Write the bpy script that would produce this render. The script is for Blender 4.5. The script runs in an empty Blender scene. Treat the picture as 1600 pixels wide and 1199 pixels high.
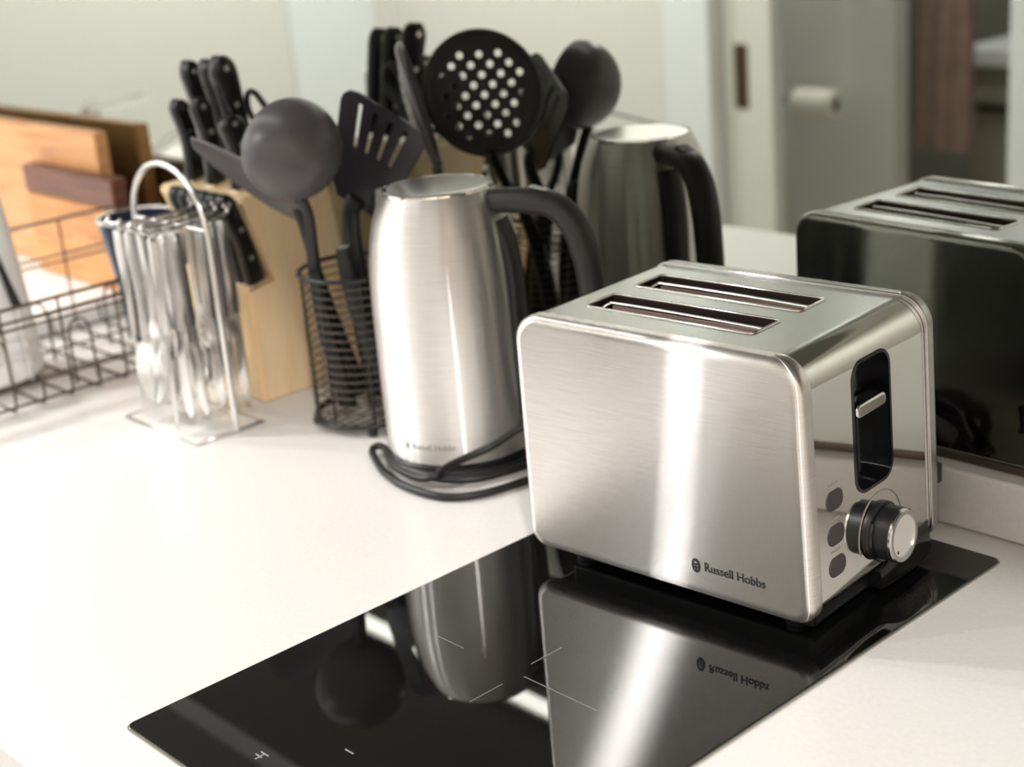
import bpy, bmesh, math, random
from mathutils import Vector, Matrix
PI = math.pi
random.seed(7)
SC = bpy.context.scene
COL = SC.collection

# ------------------------------------------------------------------ camera
CAM_POS = Vector((0.4741, -0.9435, 0.4988))
YAW, PITCH, ROLL = 0.8500, 0.3306, -0.0873
fw = Vector((-math.sin(YAW)*math.cos(PITCH), math.cos(YAW)*math.cos(PITCH), -math.sin(PITCH)))
rt = fw.cross(Vector((0, 0, 1))).normalized()
up = rt.cross(fw)
rt, up = rt*math.cos(ROLL)+up*math.sin(ROLL), -rt*math.sin(ROLL)+up*math.cos(ROLL)
cd = bpy.data.cameras.new('camera')
cam = bpy.data.objects.new('camera', cd); COL.objects.link(cam)
mw = Matrix((rt, up, -fw)).transposed().to_4x4(); mw.translation = CAM_POS
cam.matrix_world = mw
cd.sensor_width = 36; cd.lens = 2395.6/1600*36; cd.clip_start = .02
cd.dof.use_dof = True; cd.dof.focus_distance = 0.99; cd.dof.aperture_fstop = 5.6
SC.camera = cam

# ------------------------------------------------------------------ world, exposure
wd = bpy.data.worlds.new('world'); SC.world = wd; wd.use_nodes = True
wd.node_tree.nodes['Background'].inputs[0].default_value = (.82, .9, 1, 1)
wd.node_tree.nodes['Background'].inputs[1].default_value = .15
SC.view_settings.view_transform = 'Standard'
SC.view_settings.look = 'None'
SC.view_settings.gamma = 1
SC.view_settings.exposure = -0.70
STRIP_E = 30.0       # LED strip under the wall cabinets
DOWN_W = 53.0        # watts of each added ceiling light
BATH_W = 46.0

# ------------------------------------------------------------------ materials
def mat(name, col, rough=.5, metal=0., spec=.5, aniso=0., tangent=None, noise=0., nscale=40., stretch=None, bump=0., coat=0., trans=0., ior=1.45):
    m = bpy.data.materials.new(name); m.use_nodes = True
    nt = m.node_tree; b = nt.nodes['Principled BSDF']
    b.inputs['Base Color'].default_value = (*col, 1)
    b.inputs['Roughness'].default_value = rough
    b.inputs['Metallic'].default_value = metal
    b.inputs['Specular IOR Level'].default_value = spec
    b.inputs['IOR'].default_value = ior
    b.inputs['Transmission Weight'].default_value = trans
    b.inputs['Coat Weight'].default_value = coat
    if aniso:
        b.inputs['Anisotropic'].default_value = aniso
        t = nt.nodes.new('ShaderNodeCombineXYZ'); t.inputs[2].default_value = 1
        nt.links.new(t.outputs[0], b.inputs['Tangent'])
    if noise or bump:
        tc = nt.nodes.new('ShaderNodeTexCoord'); mp = nt.nodes.new('ShaderNodeMapping')
        nz = nt.nodes.new('ShaderNodeTexNoise'); nz.inputs['Scale'].default_value = nscale
        nz.inputs['Detail'].default_value = 4
        if stretch: mp.inputs['Scale'].default_value = stretch
        nt.links.new(tc.outputs['Object'], mp.inputs[0]); nt.links.new(mp.outputs[0], nz.inputs['Vector'])
        if noise:
            cr = nt.nodes.new('ShaderNodeValToRGB')
            cr.color_ramp.elements[0].position = .3; cr.color_ramp.elements[1].position = .7
            cr.color_ramp.elements[0].color = (*[max(0, c*(1-noise)) for c in col], 1)
            cr.color_ramp.elements[1].color = (*[min(1, c*(1+noise*.6)) for c in col], 1)
            nt.links.new(nz.outputs[0], cr.inputs[0]); nt.links.new(cr.outputs[0], b.inputs['Base Color'])
        if bump:
            bp = nt.nodes.new('ShaderNodeBump'); bp.inputs['Strength'].default_value = bump
            bp.inputs['Distance'].default_value = .001
            nt.links.new(nz.outputs[0], bp.inputs['Height']); nt.links.new(bp.outputs[0], b.inputs['Normal'])
    return m
def emit(name, col, s):
    m = bpy.data.materials.new(name); m.use_nodes = True
    b = m.node_tree.nodes['Principled BSDF']
    b.inputs['Base Color'].default_value = (*col, 1)
    b.inputs['Emission Color'].default_value = (*col, 1); b.inputs['Emission Strength'].default_value = s
    return m
def wood(name, stops, axis_scale, rough=.42, scale=9.):
    m = bpy.data.materials.new(name); m.use_nodes = True
    nt = m.node_tree; b = nt.nodes['Principled BSDF']; b.inputs['Roughness'].default_value = rough
    tc = nt.nodes.new('ShaderNodeTexCoord'); mp = nt.nodes.new('ShaderNodeMapping'); mp.inputs['Scale'].default_value = axis_scale
    nz = nt.nodes.new('ShaderNodeTexNoise'); nz.inputs['Scale'].default_value = scale; nz.inputs['Detail'].default_value = 5
    nz.inputs['Distortion'].default_value = .6
    cr = nt.nodes.new('ShaderNodeValToRGB'); el = cr.color_ramp.elements
    el[0].position = stops[0][0]; el[0].color = (*stops[0][1], 1); el[1].position = stops[-1][0]; el[1].color = (*stops[-1][1], 1)
    for p, c in stops[1:-1]:
        e = el.new(p); e.color = (*c, 1)
    nt.links.new(tc.outputs['Object'], mp.inputs[0]); nt.links.new(mp.outputs[0], nz.inputs['Vector'])
    nt.links.new(nz.outputs[0], cr.inputs[0]); nt.links.new(cr.outputs[0], b.inputs['Base Color'])
    return m

M = {}
M['brushed'] = mat('brushed steel', (.74, .71, .685), .28, 1, aniso=.92, noise=.07, nscale=30, stretch=(1, 1, 60))
M['brushed_flat'] = mat('brushed steel panel', (.69, .66, .635), .31, 1, aniso=.92, noise=.09, nscale=16, stretch=(2, 1, 70))
def brushed(name, col, r1, a1, r2, a2, mixf, stretch, nscale, noise):
    m = bpy.data.materials.new(name); m.use_nodes = True
    nt = m.node_tree; nt.nodes.remove(nt.nodes['Principled BSDF']); outn = nt.nodes['Material Output']
    tg = nt.nodes.new('ShaderNodeCombineXYZ'); tg.inputs[2].default_value = 1
    tc = nt.nodes.new('ShaderNodeTexCoord'); mp = nt.nodes.new('ShaderNodeMapping'); mp.inputs['Scale'].default_value = stretch
    nz = nt.nodes.new('ShaderNodeTexNoise'); nz.inputs['Scale'].default_value = nscale; nz.inputs['Detail'].default_value = 5
    cr = nt.nodes.new('ShaderNodeValToRGB'); cr.color_ramp.elements[0].position = .3; cr.color_ramp.elements[1].position = .7
    cr.color_ramp.elements[0].color = (*[c*(1-noise) for c in col], 1); cr.color_ramp.elements[1].color = (*[min(1, c*(1+noise*.5)) for c in col], 1)
    nt.links.new(tc.outputs['Object'], mp.inputs[0]); nt.links.new(mp.outputs[0], nz.inputs['Vector']); nt.links.new(nz.outputs[0], cr.inputs[0])
    mx = nt.nodes.new('ShaderNodeMixShader'); mx.inputs[0].default_value = mixf
    for i, (r, a) in enumerate(((r1, a1), (r2, a2))):
        g = nt.nodes.new('ShaderNodeBsdfAnisotropic'); g.inputs['Roughness'].default_value = r; g.inputs['Anisotropy'].default_value = a; g.inputs['Rotation'].default_value = .25
        nt.links.new(cr.outputs[0], g.inputs['Color']); nt.links.new(tg.outputs[0], g.inputs['Tangent']); nt.links.new(g.outputs[0], mx.inputs[1+i])
    nt.links.new(mx.outputs[0], outn.inputs['Surface'])
    return m
M['brushed'] = brushed('brushed steel', (.97, .945, .92), .22, .85, .75, .6, .68, (1, 1, 60), 30, .07)
M['brushed_flat'] = brushed('brushed steel panel', (.86, .82, .79), .17, .8, .23, 1., .14, (2, 1, 70), 16, .10)
M['shaded_back_steel'] = brushed('brushed steel back', (.50, .49, .47), .12, .8, .2, .9, .2, (2, 1, 70), 16, .08)  # darker than the front panel: shade on the unlit back put into the colour
M['satin'] = mat('satin steel', (.62, .61, .6), .2, 1)
M['chrome'] = mat('polished steel', (.72, .70, .67), .045, 1)
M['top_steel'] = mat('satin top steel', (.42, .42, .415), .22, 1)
M['lid_steel'] = mat('lid steel', (.95, .94, .92), .3, 1)
M['steel'] = mat('cutlery steel', (.90, .89, .88), .24, 1)
M['wire'] = mat('bright wire', (.85, .84, .83), .18, 1)
M['dark_metal'] = mat('dark wire metal', (.16, .13, .11), .38, 1)
M['brown_metal'] = mat('heater plate', (.34, .25, .2), .4, .2)
M['rack_wire'] = mat('rack wire', (.11, .085, .065), .45, .3)
M['black'] = mat('black plastic', (.012, .012, .013), .35)
M['gloss_black'] = mat('glossy black plastic', (.006, .006, .007), .12)
M['black_handle'] = mat('black handle', (.011, .011, .011), .28)
M['soft_black'] = mat('soft black plastic', (.030, .028, .028), .42, bump=.05, nscale=400)
M['nylon'] = mat('charcoal nylon', (.095, .088, .093), .34)
M['stem'] = mat('black nylon stem', (.008, .008, .008), .38)
M['turner'] = mat('glossy black nylon', (.022, .020, .024), .24)
M['dial_black'] = mat('dial black', (.012, .012, .013), .4)
M['cord'] = mat('cord rubber', (.014, .013, .013), .4)
M['button'] = mat('button grey', (.05, .04, .04), .4)
M['print'] = mat('dark print', (.03, .03, .03), .5)
M['print_soft'] = mat('grey print', (.3, .27, .22), .5)
M['hob_print'] = mat('hob print', (.2, .2, .2), .5)
M['white_print'] = mat('white print', (.42, .42, .42), .5)
M['hob'] = mat('black hob glass', (.004, .004, .004), .015, ior=1.62)
M['hob_edge'] = mat('hob trim', (.42, .41, .36), .3, .6)
M['counter'] = mat('quartz worktop', (.765, .745, .725), .33, noise=.035, nscale=260)
M['mirror'] = mat('grey mirror', (.465, .482, .443), .012, 1)
M['block'] = wood('beech', [(.3, (.92, .65, .36)), (.5, (.96, .72, .43)), (.7, (.98, .78, .50))], (14, 14, 1.6), .45, 7)
M['board_a'] = wood('oiled acacia', [(.25, (.62, .27, .10)), (.5, (.78, .39, .16)), (.75, (.84, .47, .22))], (1.5, 1, 18), .38, 5)
M['board_b'] = wood('dark acacia', [(.25, (.50, .18, .045)), (.5, (.68, .30, .085)), (.75, (.76, .37, .12))], (1.5, 1, 14), .36, 5)
M['dark_wood'] = wood('walnut stripe', [(.3, (.13, .045, .028)), (.7, (.22, .085, .05))], (2, 1, 20), .4, 5)
M['white'] = mat('white glaze', (.94, .94, .94), .3)
M['navy'] = mat('navy enamel', (.02, .035, .075), .25)
M['paint'] = mat('wall paint', (.74, .74, .71), .6, noise=.015, nscale=3)
M['gloss_paint'] = mat('white gloss paint', (.80, .84, .87), .35)
M['door_paint'] = mat('door paint', (.70, .71, .66), .45)
M['grey_tile'] = mat('grey tile', (.78, .79, .74), .35, noise=.03, nscale=4)
M['dark_tile'] = mat('dark tile', (.30, .29, .24), .4, noise=.1, nscale=5)
M['ceiling'] = mat('ceiling paint', (.80, .80, .78), .7)
M['floor'] = wood('floor boards', [(.3, (.36, .32, .27)), (.7, (.45, .41, .36))], (1, 10, 1), .45, 3)
M['cab'] = mat('cabinet laminate', (.55, .53, .5), .4)
M['dark_cab'] = mat('dark cabinet laminate', (.06, .058, .054), .35)
M['bronze'] = mat('brown recess pull', (.10, .055, .03), .4, .6)
M['paper'] = mat('toilet paper', (.85, .82, .72), .85)
M['card'] = mat('cardboard core', (.22, .15, .08), .8)
M['towel'] = mat('towel', (.36, .24, .19), .95, noise=.15, nscale=30)
M['vanity'] = mat('vanity front', (.40, .37, .29), .5)
M['led'] = emit('led diffuser', (1, .975, .94), STRIP_E)
M['downlight'] = emit('downlight lens', (1, .96, .9), 30)

# ------------------------------------------------------------------ helpers
_SM = [None]
def obj(name, bm, m, parent=None, smooth=35, loc=None, rot=None):
    if _SM[0] and smooth == 35: smooth = _SM[0]
    _SM[0] = None
    me = bpy.data.meshes.new(name)
    bmesh.ops.recalc_face_normals(bm, faces=bm.faces[:])
    bm.to_mesh(me); bm.free()
    if smooth:
        me.polygons.foreach_set('use_smooth', [True]*len(me.polygons))
        me.set_sharp_from_angle(angle=math.radians(smooth))
    if isinstance(m, (list, tuple)):
        for k in m: me.materials.append(k)
    else: me.materials.append(m)
    o = bpy.data.objects.new(name, me); COL.objects.link(o)
    if parent: o.parent = parent
    if loc: o.location = loc
    if rot: o.rotation_euler = rot
    return o
def thing(name, label, cat, loc=(0, 0, 0), rz=0., group=None):
    o = bpy.data.objects.new(name, None); COL.objects.link(o)
    o.empty_display_size = .02
    o.location = loc; o.rotation_euler = (0, 0, rz); o['label'] = label; o['category'] = cat
    if group: o['group'] = group
    return o
def tag(o, label, cat, group=None):
    o['label'] = label; o['category'] = cat
    if group: o['group'] = group
    return o
def struct(name, bm, m, parent=None):
    o = obj(name, bm, m, parent)
    if not parent: o['kind'] = 'structure'
    return o
def add_box(bm, x0, x1, y0, y1, z0, z1, bev=0., seg=2):
    r = bmesh.ops.create_cube(bm, size=1)
    vs = r['verts']
    if bev: _SM[0] = 50
    for v in vs:
        v.co = Vector((x0+(v.co.x+.5)*(x1-x0), y0+(v.co.y+.5)*(y1-y0), z0+(v.co.z+.5)*(z1-z0)))
    if bev:
        es = list({e for v in vs for e in v.link_edges})
        rb = bmesh.ops.bevel(bm, geom=es, offset=bev, segments=seg, affect='EDGES', profile=.5)
        sizes = sorted(((f.calc_area(), f) for f in {f for v in bm.verts if v.is_valid for f in v.link_faces}), key=lambda q: -q[0])
        big = [f for a, f in sizes if max(abs(c) for c in f.normal) > .9999 and len(f.verts) == 4]
        big = [f for f in big if min(e.calc_length() for e in f.edges) > bev*1.2]
        if big: bmesh.ops.inset_individual(bm, faces=big, thickness=bev*.1, use_even_offset=True)
    return bm
def box(*a, **k): return add_box(bmesh.new(), *a, **k)
def bridge(bm, rings, closed=False, cap=True):
    n = len(rings[0])
    L = [[bm.verts.new(p) for p in r] for r in rings]
    pairs = list(zip(L[:-1], L[1:])) + ([(L[-1], L[0])] if closed else [])
    for a, b in pairs:
        for i in range(n):
            j = (i+1) % n
            try: bm.faces.new((a[i], a[j], b[j], b[i]))
            except ValueError: pass
    if cap and not closed:
        bm.faces.new(L[0][::-1]); bm.faces.new(L[-1])
    return bm
def catmull(pts, n=8, closed=False):
    P = [Vector(p) for p in pts]; out = []
    N = len(P); rng = range(N if closed else N-1)
    for i in rng:
        p0 = P[(i-1) % N] if closed or i > 0 else P[0]*2-P[1]
        p1 = P[i]; p2 = P[(i+1) % N]
        p3 = P[(i+2) % N] if closed or i+2 < N else P[-1]*2-P[-2]
        for k in range(n):
            t = k/n
            out.append(.5*((2*p1)+(-p0+p2)*t+(2*p0-5*p1+4*p2-p3)*t*t+(-p0+3*p1-3*p2+p3)*t**3))
    if not closed: out.append(P[-1])
    return out
def add_tube(bm, pts, r, seg=8, closed=False, r2=None, upv=None):
    P = [Vector(p) for p in pts]; N = len(P); rings = []
    rad = r if callable(r) else (lambda t: r)
    prev = None
    for i in range(N):
        if closed: t = P[(i+1) % N]-P[(i-1) % N]
        else: t = P[min(i+1, N-1)]-P[max(i-1, 0)]
        if t.length < 1e-9: t = Vector((0, 0, 1))
        t.normalize()
        if prev is None:
            a = Vector(upv) if upv else (Vector((0, 0, 1)) if abs(t.z) < .9 else Vector((1, 0, 0)))
        else: a = prev
        a = (a-t*a.dot(t)).normalized(); b = t.cross(a); prev = a
        q = rad(i/max(1, N-1)); q2 = q if r2 is None else (r2(i/max(1, N-1)) if callable(r2) else r2)
        rings.append([P[i]+a*math.cos(2*PI*k/seg)*q+b*math.sin(2*PI*k/seg)*q2 for k in range(seg)])
    return bridge(bm, rings, closed)
def tube(*a, **k):
    _SM[0] = 70
    return add_tube(bmesh.new(), *a, **k)
def add_lathe(bm, prof, seg=48, M4=None, close=True):
    rings = []
    for r, z in prof:
        rings.append([Vector((max(r, 1e-5)*math.cos(2*PI*k/seg), max(r, 1e-5)*math.sin(2*PI*k/seg), z)) for k in range(seg)])
    if M4: rings = [[M4 @ p for p in r] for r in rings]
    return bridge(bm, rings, False, close)
def lathe(prof, **k): return add_lathe(bmesh.new(), prof, **k)
def rrect(w0, w1, h0, h1, r, seg=6):
    out = []
    rr = r if isinstance(r, (list, tuple)) else [r]*4       # corner order: (w1,h0),(w1,h1),(w0,h1),(w0,h0)
    for (cx, cy, a0, q) in ((w1, h0, -90, rr[0]), (w1, h1, 0, rr[1]), (w0, h1, 90, rr[2]), (w0, h0, 180, rr[3])):
        sx = -1 if cx == w1 else 1; sy = 1 if cy == h0 else -1
        arc = [(cx+sx*q+q*math.cos(math.radians(a0+90*k/seg)), cy+sy*q+q*math.sin(math.radians(a0+90*k/seg))) for k in range(seg+1)]
        e = min(.12*q, .0012, .2*min(w1-w0, h1-h0))
        t0 = math.radians(a0+90); t1 = math.radians(a0+180)      # travel directions at the ends of the arc
        if q*2.3 < min(w1-w0, h1-h0):
            arc = [(arc[0][0]-e*math.cos(t0), arc[0][1]-e*math.sin(t0))]+arc+[(arc[-1][0]+e*math.cos(t1), arc[-1][1]+e*math.sin(t1))]
        out += arc
    return out
def scale_outline(o, d):
    """inset a convex outline by d"""
    n = len(o); out = []
    for i in range(n):
        a = Vector(o[i-1]); b = Vector(o[i]); c = Vector(o[(i+1) % n])
        e1 = (b-a); e2 = (c-b)
        if e1.length < 1e-9: e1 = e2
        if e2.length < 1e-9: e2 = e1
        n1 = Vector((-e1.y, e1.x)).normalized(); n2 = Vector((-e2.y, e2.x)).normalized()
        m = (n1+n2); m = m.normalized() if m.length > 1e-9 else n1
        out.append(tuple(b+m*d/max(.3, m.dot(n1))))
    return out
def slab(outline, d0, d1, fn, bev=0., seg=4, bev_back=None):
    """outline in 2D extruded along depth d0..d1; fn(a,b,d)->3D; rounded rims"""
    bb = bev if bev_back is None else bev_back
    rings = []
    def ring(ins, d): rings.append([Vector(fn(a, b, d)) for a, b in (scale_outline(outline, ins) if ins else outline)])
    if bev: ring(bev*1.25, d0)
    if bev:
        for k in range(seg+1):
            t = PI/2*k/seg; ring(bev*(1-math.sin(t)), d0+bev*(1-math.cos(t)))
    else: ring(0, d0)
    if bb:
        for k in range(seg+1):
            t = PI/2*(1-k/seg); ring(bb*(1-math.sin(t)), d1-bb*(1-math.cos(t)))
    else: ring(0, d1)
    if bb: ring(bb*1.25, d1)
    return bridge(bmesh.new(), rings)
def sheet(outer, holes, thick, fn):
    """flat plate with holes, thickness, then mapped by fn(a,b,d)->3D"""
    bm = bmesh.new(); es = []
    for loop in [outer]+holes:
        vs = [bm.verts.new((x, y, 0)) for x, y in loop]
        for i in range(len(vs)): es.append(bm.edges.new((vs[i], vs[(i+1) % len(vs)])))
    bmesh.ops.triangle_fill(bm, use_beauty=True, use_dissolve=False, edges=es, normal=(0, 0, 1))
    r = bmesh.ops.extrude_face_region(bm, geom=bm.faces[:])
    for g in r['geom']:
        if isinstance(g, bmesh.types.BMVert): g.co.z += thick
    for v in bm.verts: v.co = Vector(fn(v.co.x, v.co.y, v.co.z))
    return bm
def apply_bool(o, cutters):
    for c in cutters:
        md = o.modifiers.new('cut', 'BOOLEAN'); md.operation = 'DIFFERENCE'; md.solver = 'EXACT'; md.object = c
    bpy.context.view_layer.update()
    dg = bpy.context.evaluated_depsgraph_get()
    me = bpy.data.meshes.new_from_object(o.evaluated_get(dg))
    o.modifiers.clear(); old = o.data; o.data = me; bpy.data.meshes.remove(old)
    for c in cutters:
        d = c.data; bpy.data.objects.remove(c); bpy.data.meshes.remove(d)
    me.polygons.foreach_set('use_smooth', [True]*len(me.polygons)); me.set_sharp_from_angle(angle=math.radians(32))
def text_bm(s, size, fn, bold=0.0, extrude=.0002):
    cu = bpy.data.curves.new('t', 'FONT'); cu.body = s; cu.size = size; cu.offset = bold; cu.extrude = extrude; cu.resolution_u = 3
    t = bpy.data.objects.new('t', cu); COL.objects.link(t)
    bpy.context.view_layer.update()
    dg = bpy.context.evaluated_depsgraph_get()
    me = bpy.data.meshes.new_from_object(t.evaluated_get(dg))
    bm = bmesh.new(); bm.from_mesh(me)
    bpy.data.objects.remove(t); bpy.data.curves.remove(cu); bpy.data.meshes.remove(me)
    for v in bm.verts: v.co = Vector(fn(v.co.x, v.co.y, v.co.z))
    return bm
def copy_tree(o, parent=None):
    c = o.copy(); COL.objects.link(c)
    if parent: c.parent = parent
    for ch in list(o.children): copy_tree(ch, c)
    return c
def circ(cx, cy, r, n=12, ph=0): return [(cx+r*math.cos(ph+2*PI*k/n), cy+r*math.sin(ph+2*PI*k/n)) for k in range(n)]

# ------------------------------------------------------------------ the setting
FLOOR, CEIL = -.92, 1.55
XL, XR, YF = -3.2, 1.7, -1.95
struct('floor', box(XL-.1, XR+.1, -3.9, .1, FLOOR-.1, FLOOR), M['floor'])
struct('ceiling', box(XL-.1, XR+.1, -3.9, .1, CEIL, CEIL+.1), M['ceiling'])
struct('wall_back', box(XL-.1, XR+.1, .008, .12, FLOOR, CEIL), M['paint'])
struct('wall_left', box(XL-.1, XL, -3.9, .008, FLOOR, CEIL), M['paint'])
struct('wall_right', box(XR, XR+.1, -3.9, .008, FLOOR, CEIL), mat('warm wall paint', (.66, .56, .49), .6, noise=.02, nscale=3))
bm = bmesh.new()
add_box(bm, XL, -1.98, YF-.1, YF, FLOOR, CEIL)
add_box(bm, -1.18, XR, YF-.1, YF, FLOOR, CEIL)
add_box(bm, -1.98, -1.18, YF-.1, YF, 1.4, CEIL)
struct('wall_front', bm, M['paint'])
struct('wall_bathroom_partition', box(-3.1, -1.832, -2.56, -2.5, FLOOR, CEIL), M['grey_tile'])
struct('wall_bathroom_far', box(XL, XR, -3.75, -3.65, FLOOR, CEIL), M['dark_tile'])
struct('trim_1', box(-2.122, -1.981, YF, YF+.012, FLOOR, 1.45, bev=.003), M['gloss_paint'])
struct('trim_2', box(-1.183, -1.08, YF, YF+.012, FLOOR, 1.45, bev=.003), M['gloss_paint'])
struct('trim_3', box(XL, XL+.012, -1.87, -1.57, FLOOR, 1.25, bev=.003), M['gloss_paint'])
# sliding door standing half open in the opening
d = struct('door_1', box(-1.975, -1.828, YF-.075, YF-.035, FLOOR+.01, 1.39, bev=.003), M['door_paint'])
bm = slab(rrect(-1.940, -1.899, -.128, .027, .004), 0, .0015, lambda a, b, t: (a, YF-.035+t, b), .0005)
p = obj('recessed_pull', bm, M['bronze'], d)

# ------------------------------------------------------------------ worktop and cabinets
wt = obj('worktop', box(-2.6, XR-.02, -.64, 0, -.032, 0, bev=.004), M['counter'])
tag(wt, 'white quartz worktop carrying the hob, toaster and kettle', 'worktop')
us = obj('upstand', box(-2.6, XR-.02, -.02, 0, .0005, .046, bev=.0025), M['counter'])
tag(us, 'low white quartz upstand running along the foot of the mirrored splashback', 'upstand')
sp = thing('mirror_splashback', 'grey mirrored glass splashback behind the whole worktop', 'splashback', (0, 0, .0465))
obj('glass', box(-2.6, XR-.02, -.002, .007, .004, .60), M['mirror'], sp, smooth=0)
obj('bottom_trim', box(-2.6, XR-.02, -.0045, .007, 0, .0055, bev=.001), M['dark_metal'], sp)
bc = thing('base_cabinet', 'base cabinet carrying the white worktop, in front below its edge', 'cabinet', (0, 0, FLOOR))
obj('carcass', box(-2.58, XR-.03, -.59, -.02, .1, -FLOOR-.034), M['cab'], bc)
obj('plinth', box(-2.58, XR-.03, -.54, -.02, 0, .1), M['dark_cab'], bc)
for i in range(7):
    x = -2.58+i*.606
    dr = obj('door', box(x+.002, x+.604, -.612, -.5905, .105, -FLOOR-.05, bev=.002), M['cab'], bc)
wc = thing('wall_cabinet', 'wall cabinet above the mirrored splashback, dark underneath', 'cabinet', (0, 0, .70))
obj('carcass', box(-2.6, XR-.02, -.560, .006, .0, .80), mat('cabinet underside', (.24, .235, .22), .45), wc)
for i in range(7):
    x = -2.6+i*.611
    obj('door', box(x+.002, x+.609, -.581, -.5605, .0, .80, bev=.002), M['cab'], wc)
ls = thing('strip_light', 'slim linear strip light under the front edge of the wall cabinet', 'light', (0, 0, .70))
obj('housing', box(-1.95, -.55, -.396, -.344, -.008, 0), M['satin'], ls)
obj('diffuser', box(-1.945, -.555, -.381, -.358, -.013, -.0082, bev=.001), M['led'], ls)

# unseen ceiling lights, added to brighten the room
def downlight(x, y, label):
    t = thing('added_ceiling_light', label, 'light', (x, y, CEIL), group='added ceiling lights')
    obj('bezel', lathe([(.055, -.008), (.07, -.008), (.072, 0), (.055, 0), (.055, -.008)], seg=32, close=False), M['white'], t)
    obj('lens', lathe([(.001, -.004), (.054, -.004), (.054, -.001), (.001, -.001)], seg=32), M['downlight'], t)
    ld = bpy.data.lights.new('downlight', 'AREA'); ld.shape = 'DISK'; ld.size = .11; ld.energy = DOWN_W; ld.color = (1, .975, .945)
    lo = bpy.data.objects.new('lamp', ld); COL.objects.link(lo); lo.parent = t; lo.location = (0, 0, -.012)
for x, y, l in ((-1.95, -1.25, 'added round ceiling light, out of view, over the middle of the kitchen floor'),
                (-2.75, -1.15, 'added round ceiling light, out of view, nearest the left wall'),
                (.95, -1.2, 'added round ceiling light, out of view, nearest the right wall')):
    downlight(x, y, l)
t = thing('bathroom_downlight', 'small round downlight in the bathroom ceiling', 'light', (-1.71, -2.44, CEIL))
obj('lens', lathe([(.001, -.004), (.054, -.004), (.054, -.001), (.001, -.001)], seg=32), M['downlight'], t)
ld = bpy.data.lights.new('bath', 'AREA'); ld.shape = 'DISK'; ld.size = .11; ld.energy = BATH_W
lo = bpy.data.objects.new('lamp', ld); COL.objects.link(lo); lo.parent = t; lo.location = (0, 0, -.012)

# bathroom things seen in the mirror
t = thing('toilet_roll', 'cream toilet roll on a wall holder, reflected in the mirror', 'toilet roll', (-2.0, -2.39, -.187))
R = Matrix.Rotation(PI/2, 4, 'Y')
obj('paper', lathe([(.016, -.062), (.036, -.062), (.0385, -.059), (.0385, .059), (.036, .062), (.016, .062)], seg=32, M4=R, close=False), M['paper'], t)
obj('core', lathe([(.0155, -.0625), (.0155, .0625), (.014, .0625), (.014, -.0625), (.0155, -.0625)], seg=24, M4=R, close=False), M['card'], t)
t = thing('toilet_roll_holder', 'thin steel toilet roll holder fixed to the bathroom wall', 'holder', (-2.0, -2.5, -.187))
obj('arm', tube(catmull([(-.115, .002, .005), (-.115, .085, .005), (-.1, .11, .0), (-.06, .11, 0), (.072, .11, 0)], 6), .006), M['satin'], t)
obj('rosette', lathe([(.022, 0), (.022, .006), (.001, .008)], seg=24, M4=Matrix.Translation((-.115, 0, .005)) @ Matrix.Rotation(-PI/2, 4, 'X')), M['satin'], t)
# towel hanging on a rail
t = thing('towel_rail', 'dark towel rail in the bathroom holding a brown towel', 'rail', (-1.84, -2.78, .42))
obj('bar', tube([(-.13, 0, 0), (.13, 0, 0)], .008), M['dark_metal'], t)
for s in (-1, 1): obj('bracket', tube([(s*.13, 0, 0), (s*.13, -.86, 0)], .006), M['dark_metal'], t)
rings = []
for k in range(13):
    zz = -.78*k/12
    rings.append([Vector((u*(.075+.012*k/12), .012+.006*math.sin(u*9+k*.3)+.011*sg, zz)) for u, sg in
                  [(-1+2*i/16, 1) for i in range(17)]+[(1-2*i/16, -1) for i in range(17)]])
bm = bridge(bmesh.new(), rings)
tw = obj('towel', bm, M['towel'], loc=(-1.845, -2.762, .415))
tag(tw, 'brown towel hanging in the dark bathroom seen in the mirror', 'towel')
t = thing('vanity_unit', 'bathroom vanity with a white top, right end of the mirror reflection', 'vanity', (-1.75, -3.0, FLOOR))
obj('cabinet', box(-.165, .30, -.60, 0, .12, .745, bev=.003), M['vanity'], t)
obj('basin_top', box(-.185, .32, -.62, .02, .746, .80, bev=.006), M['white'], t)
obj('pull', box(-.14, -.02, .0005, .016, .62, .642, bev=.003), M['dark_metal'], t)
obj('plinth', box(-.15, .28, -.58, -.03, 0, .119), M['dark_cab'], t)

# mixer tap beside the sink end: only its reflection shows
t = thing('mixer_tap', 'chrome mixer tap whose spout shows above the cutting boards in the mirror', 'tap', (-2.2, -.42, 0))
obj('column', lathe([(.028, 0), (.028, .008), (.02, .014), (.019, .12), (.001, .124)], seg=24), M['chrome'], t)
obj('spout', tube(catmull([(.0, 0, .07), (.1, 0, .062), (.2, 0, .05), (.3, 0, .084), (.34, 0, .10)], 6), .0125), M['wire'], t)
obj('lever', tube([(0, 0, .12), (.06, 0, .125), (.225, 0, .155)], lambda q: .012-.003*q), M['wire'], t)

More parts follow.
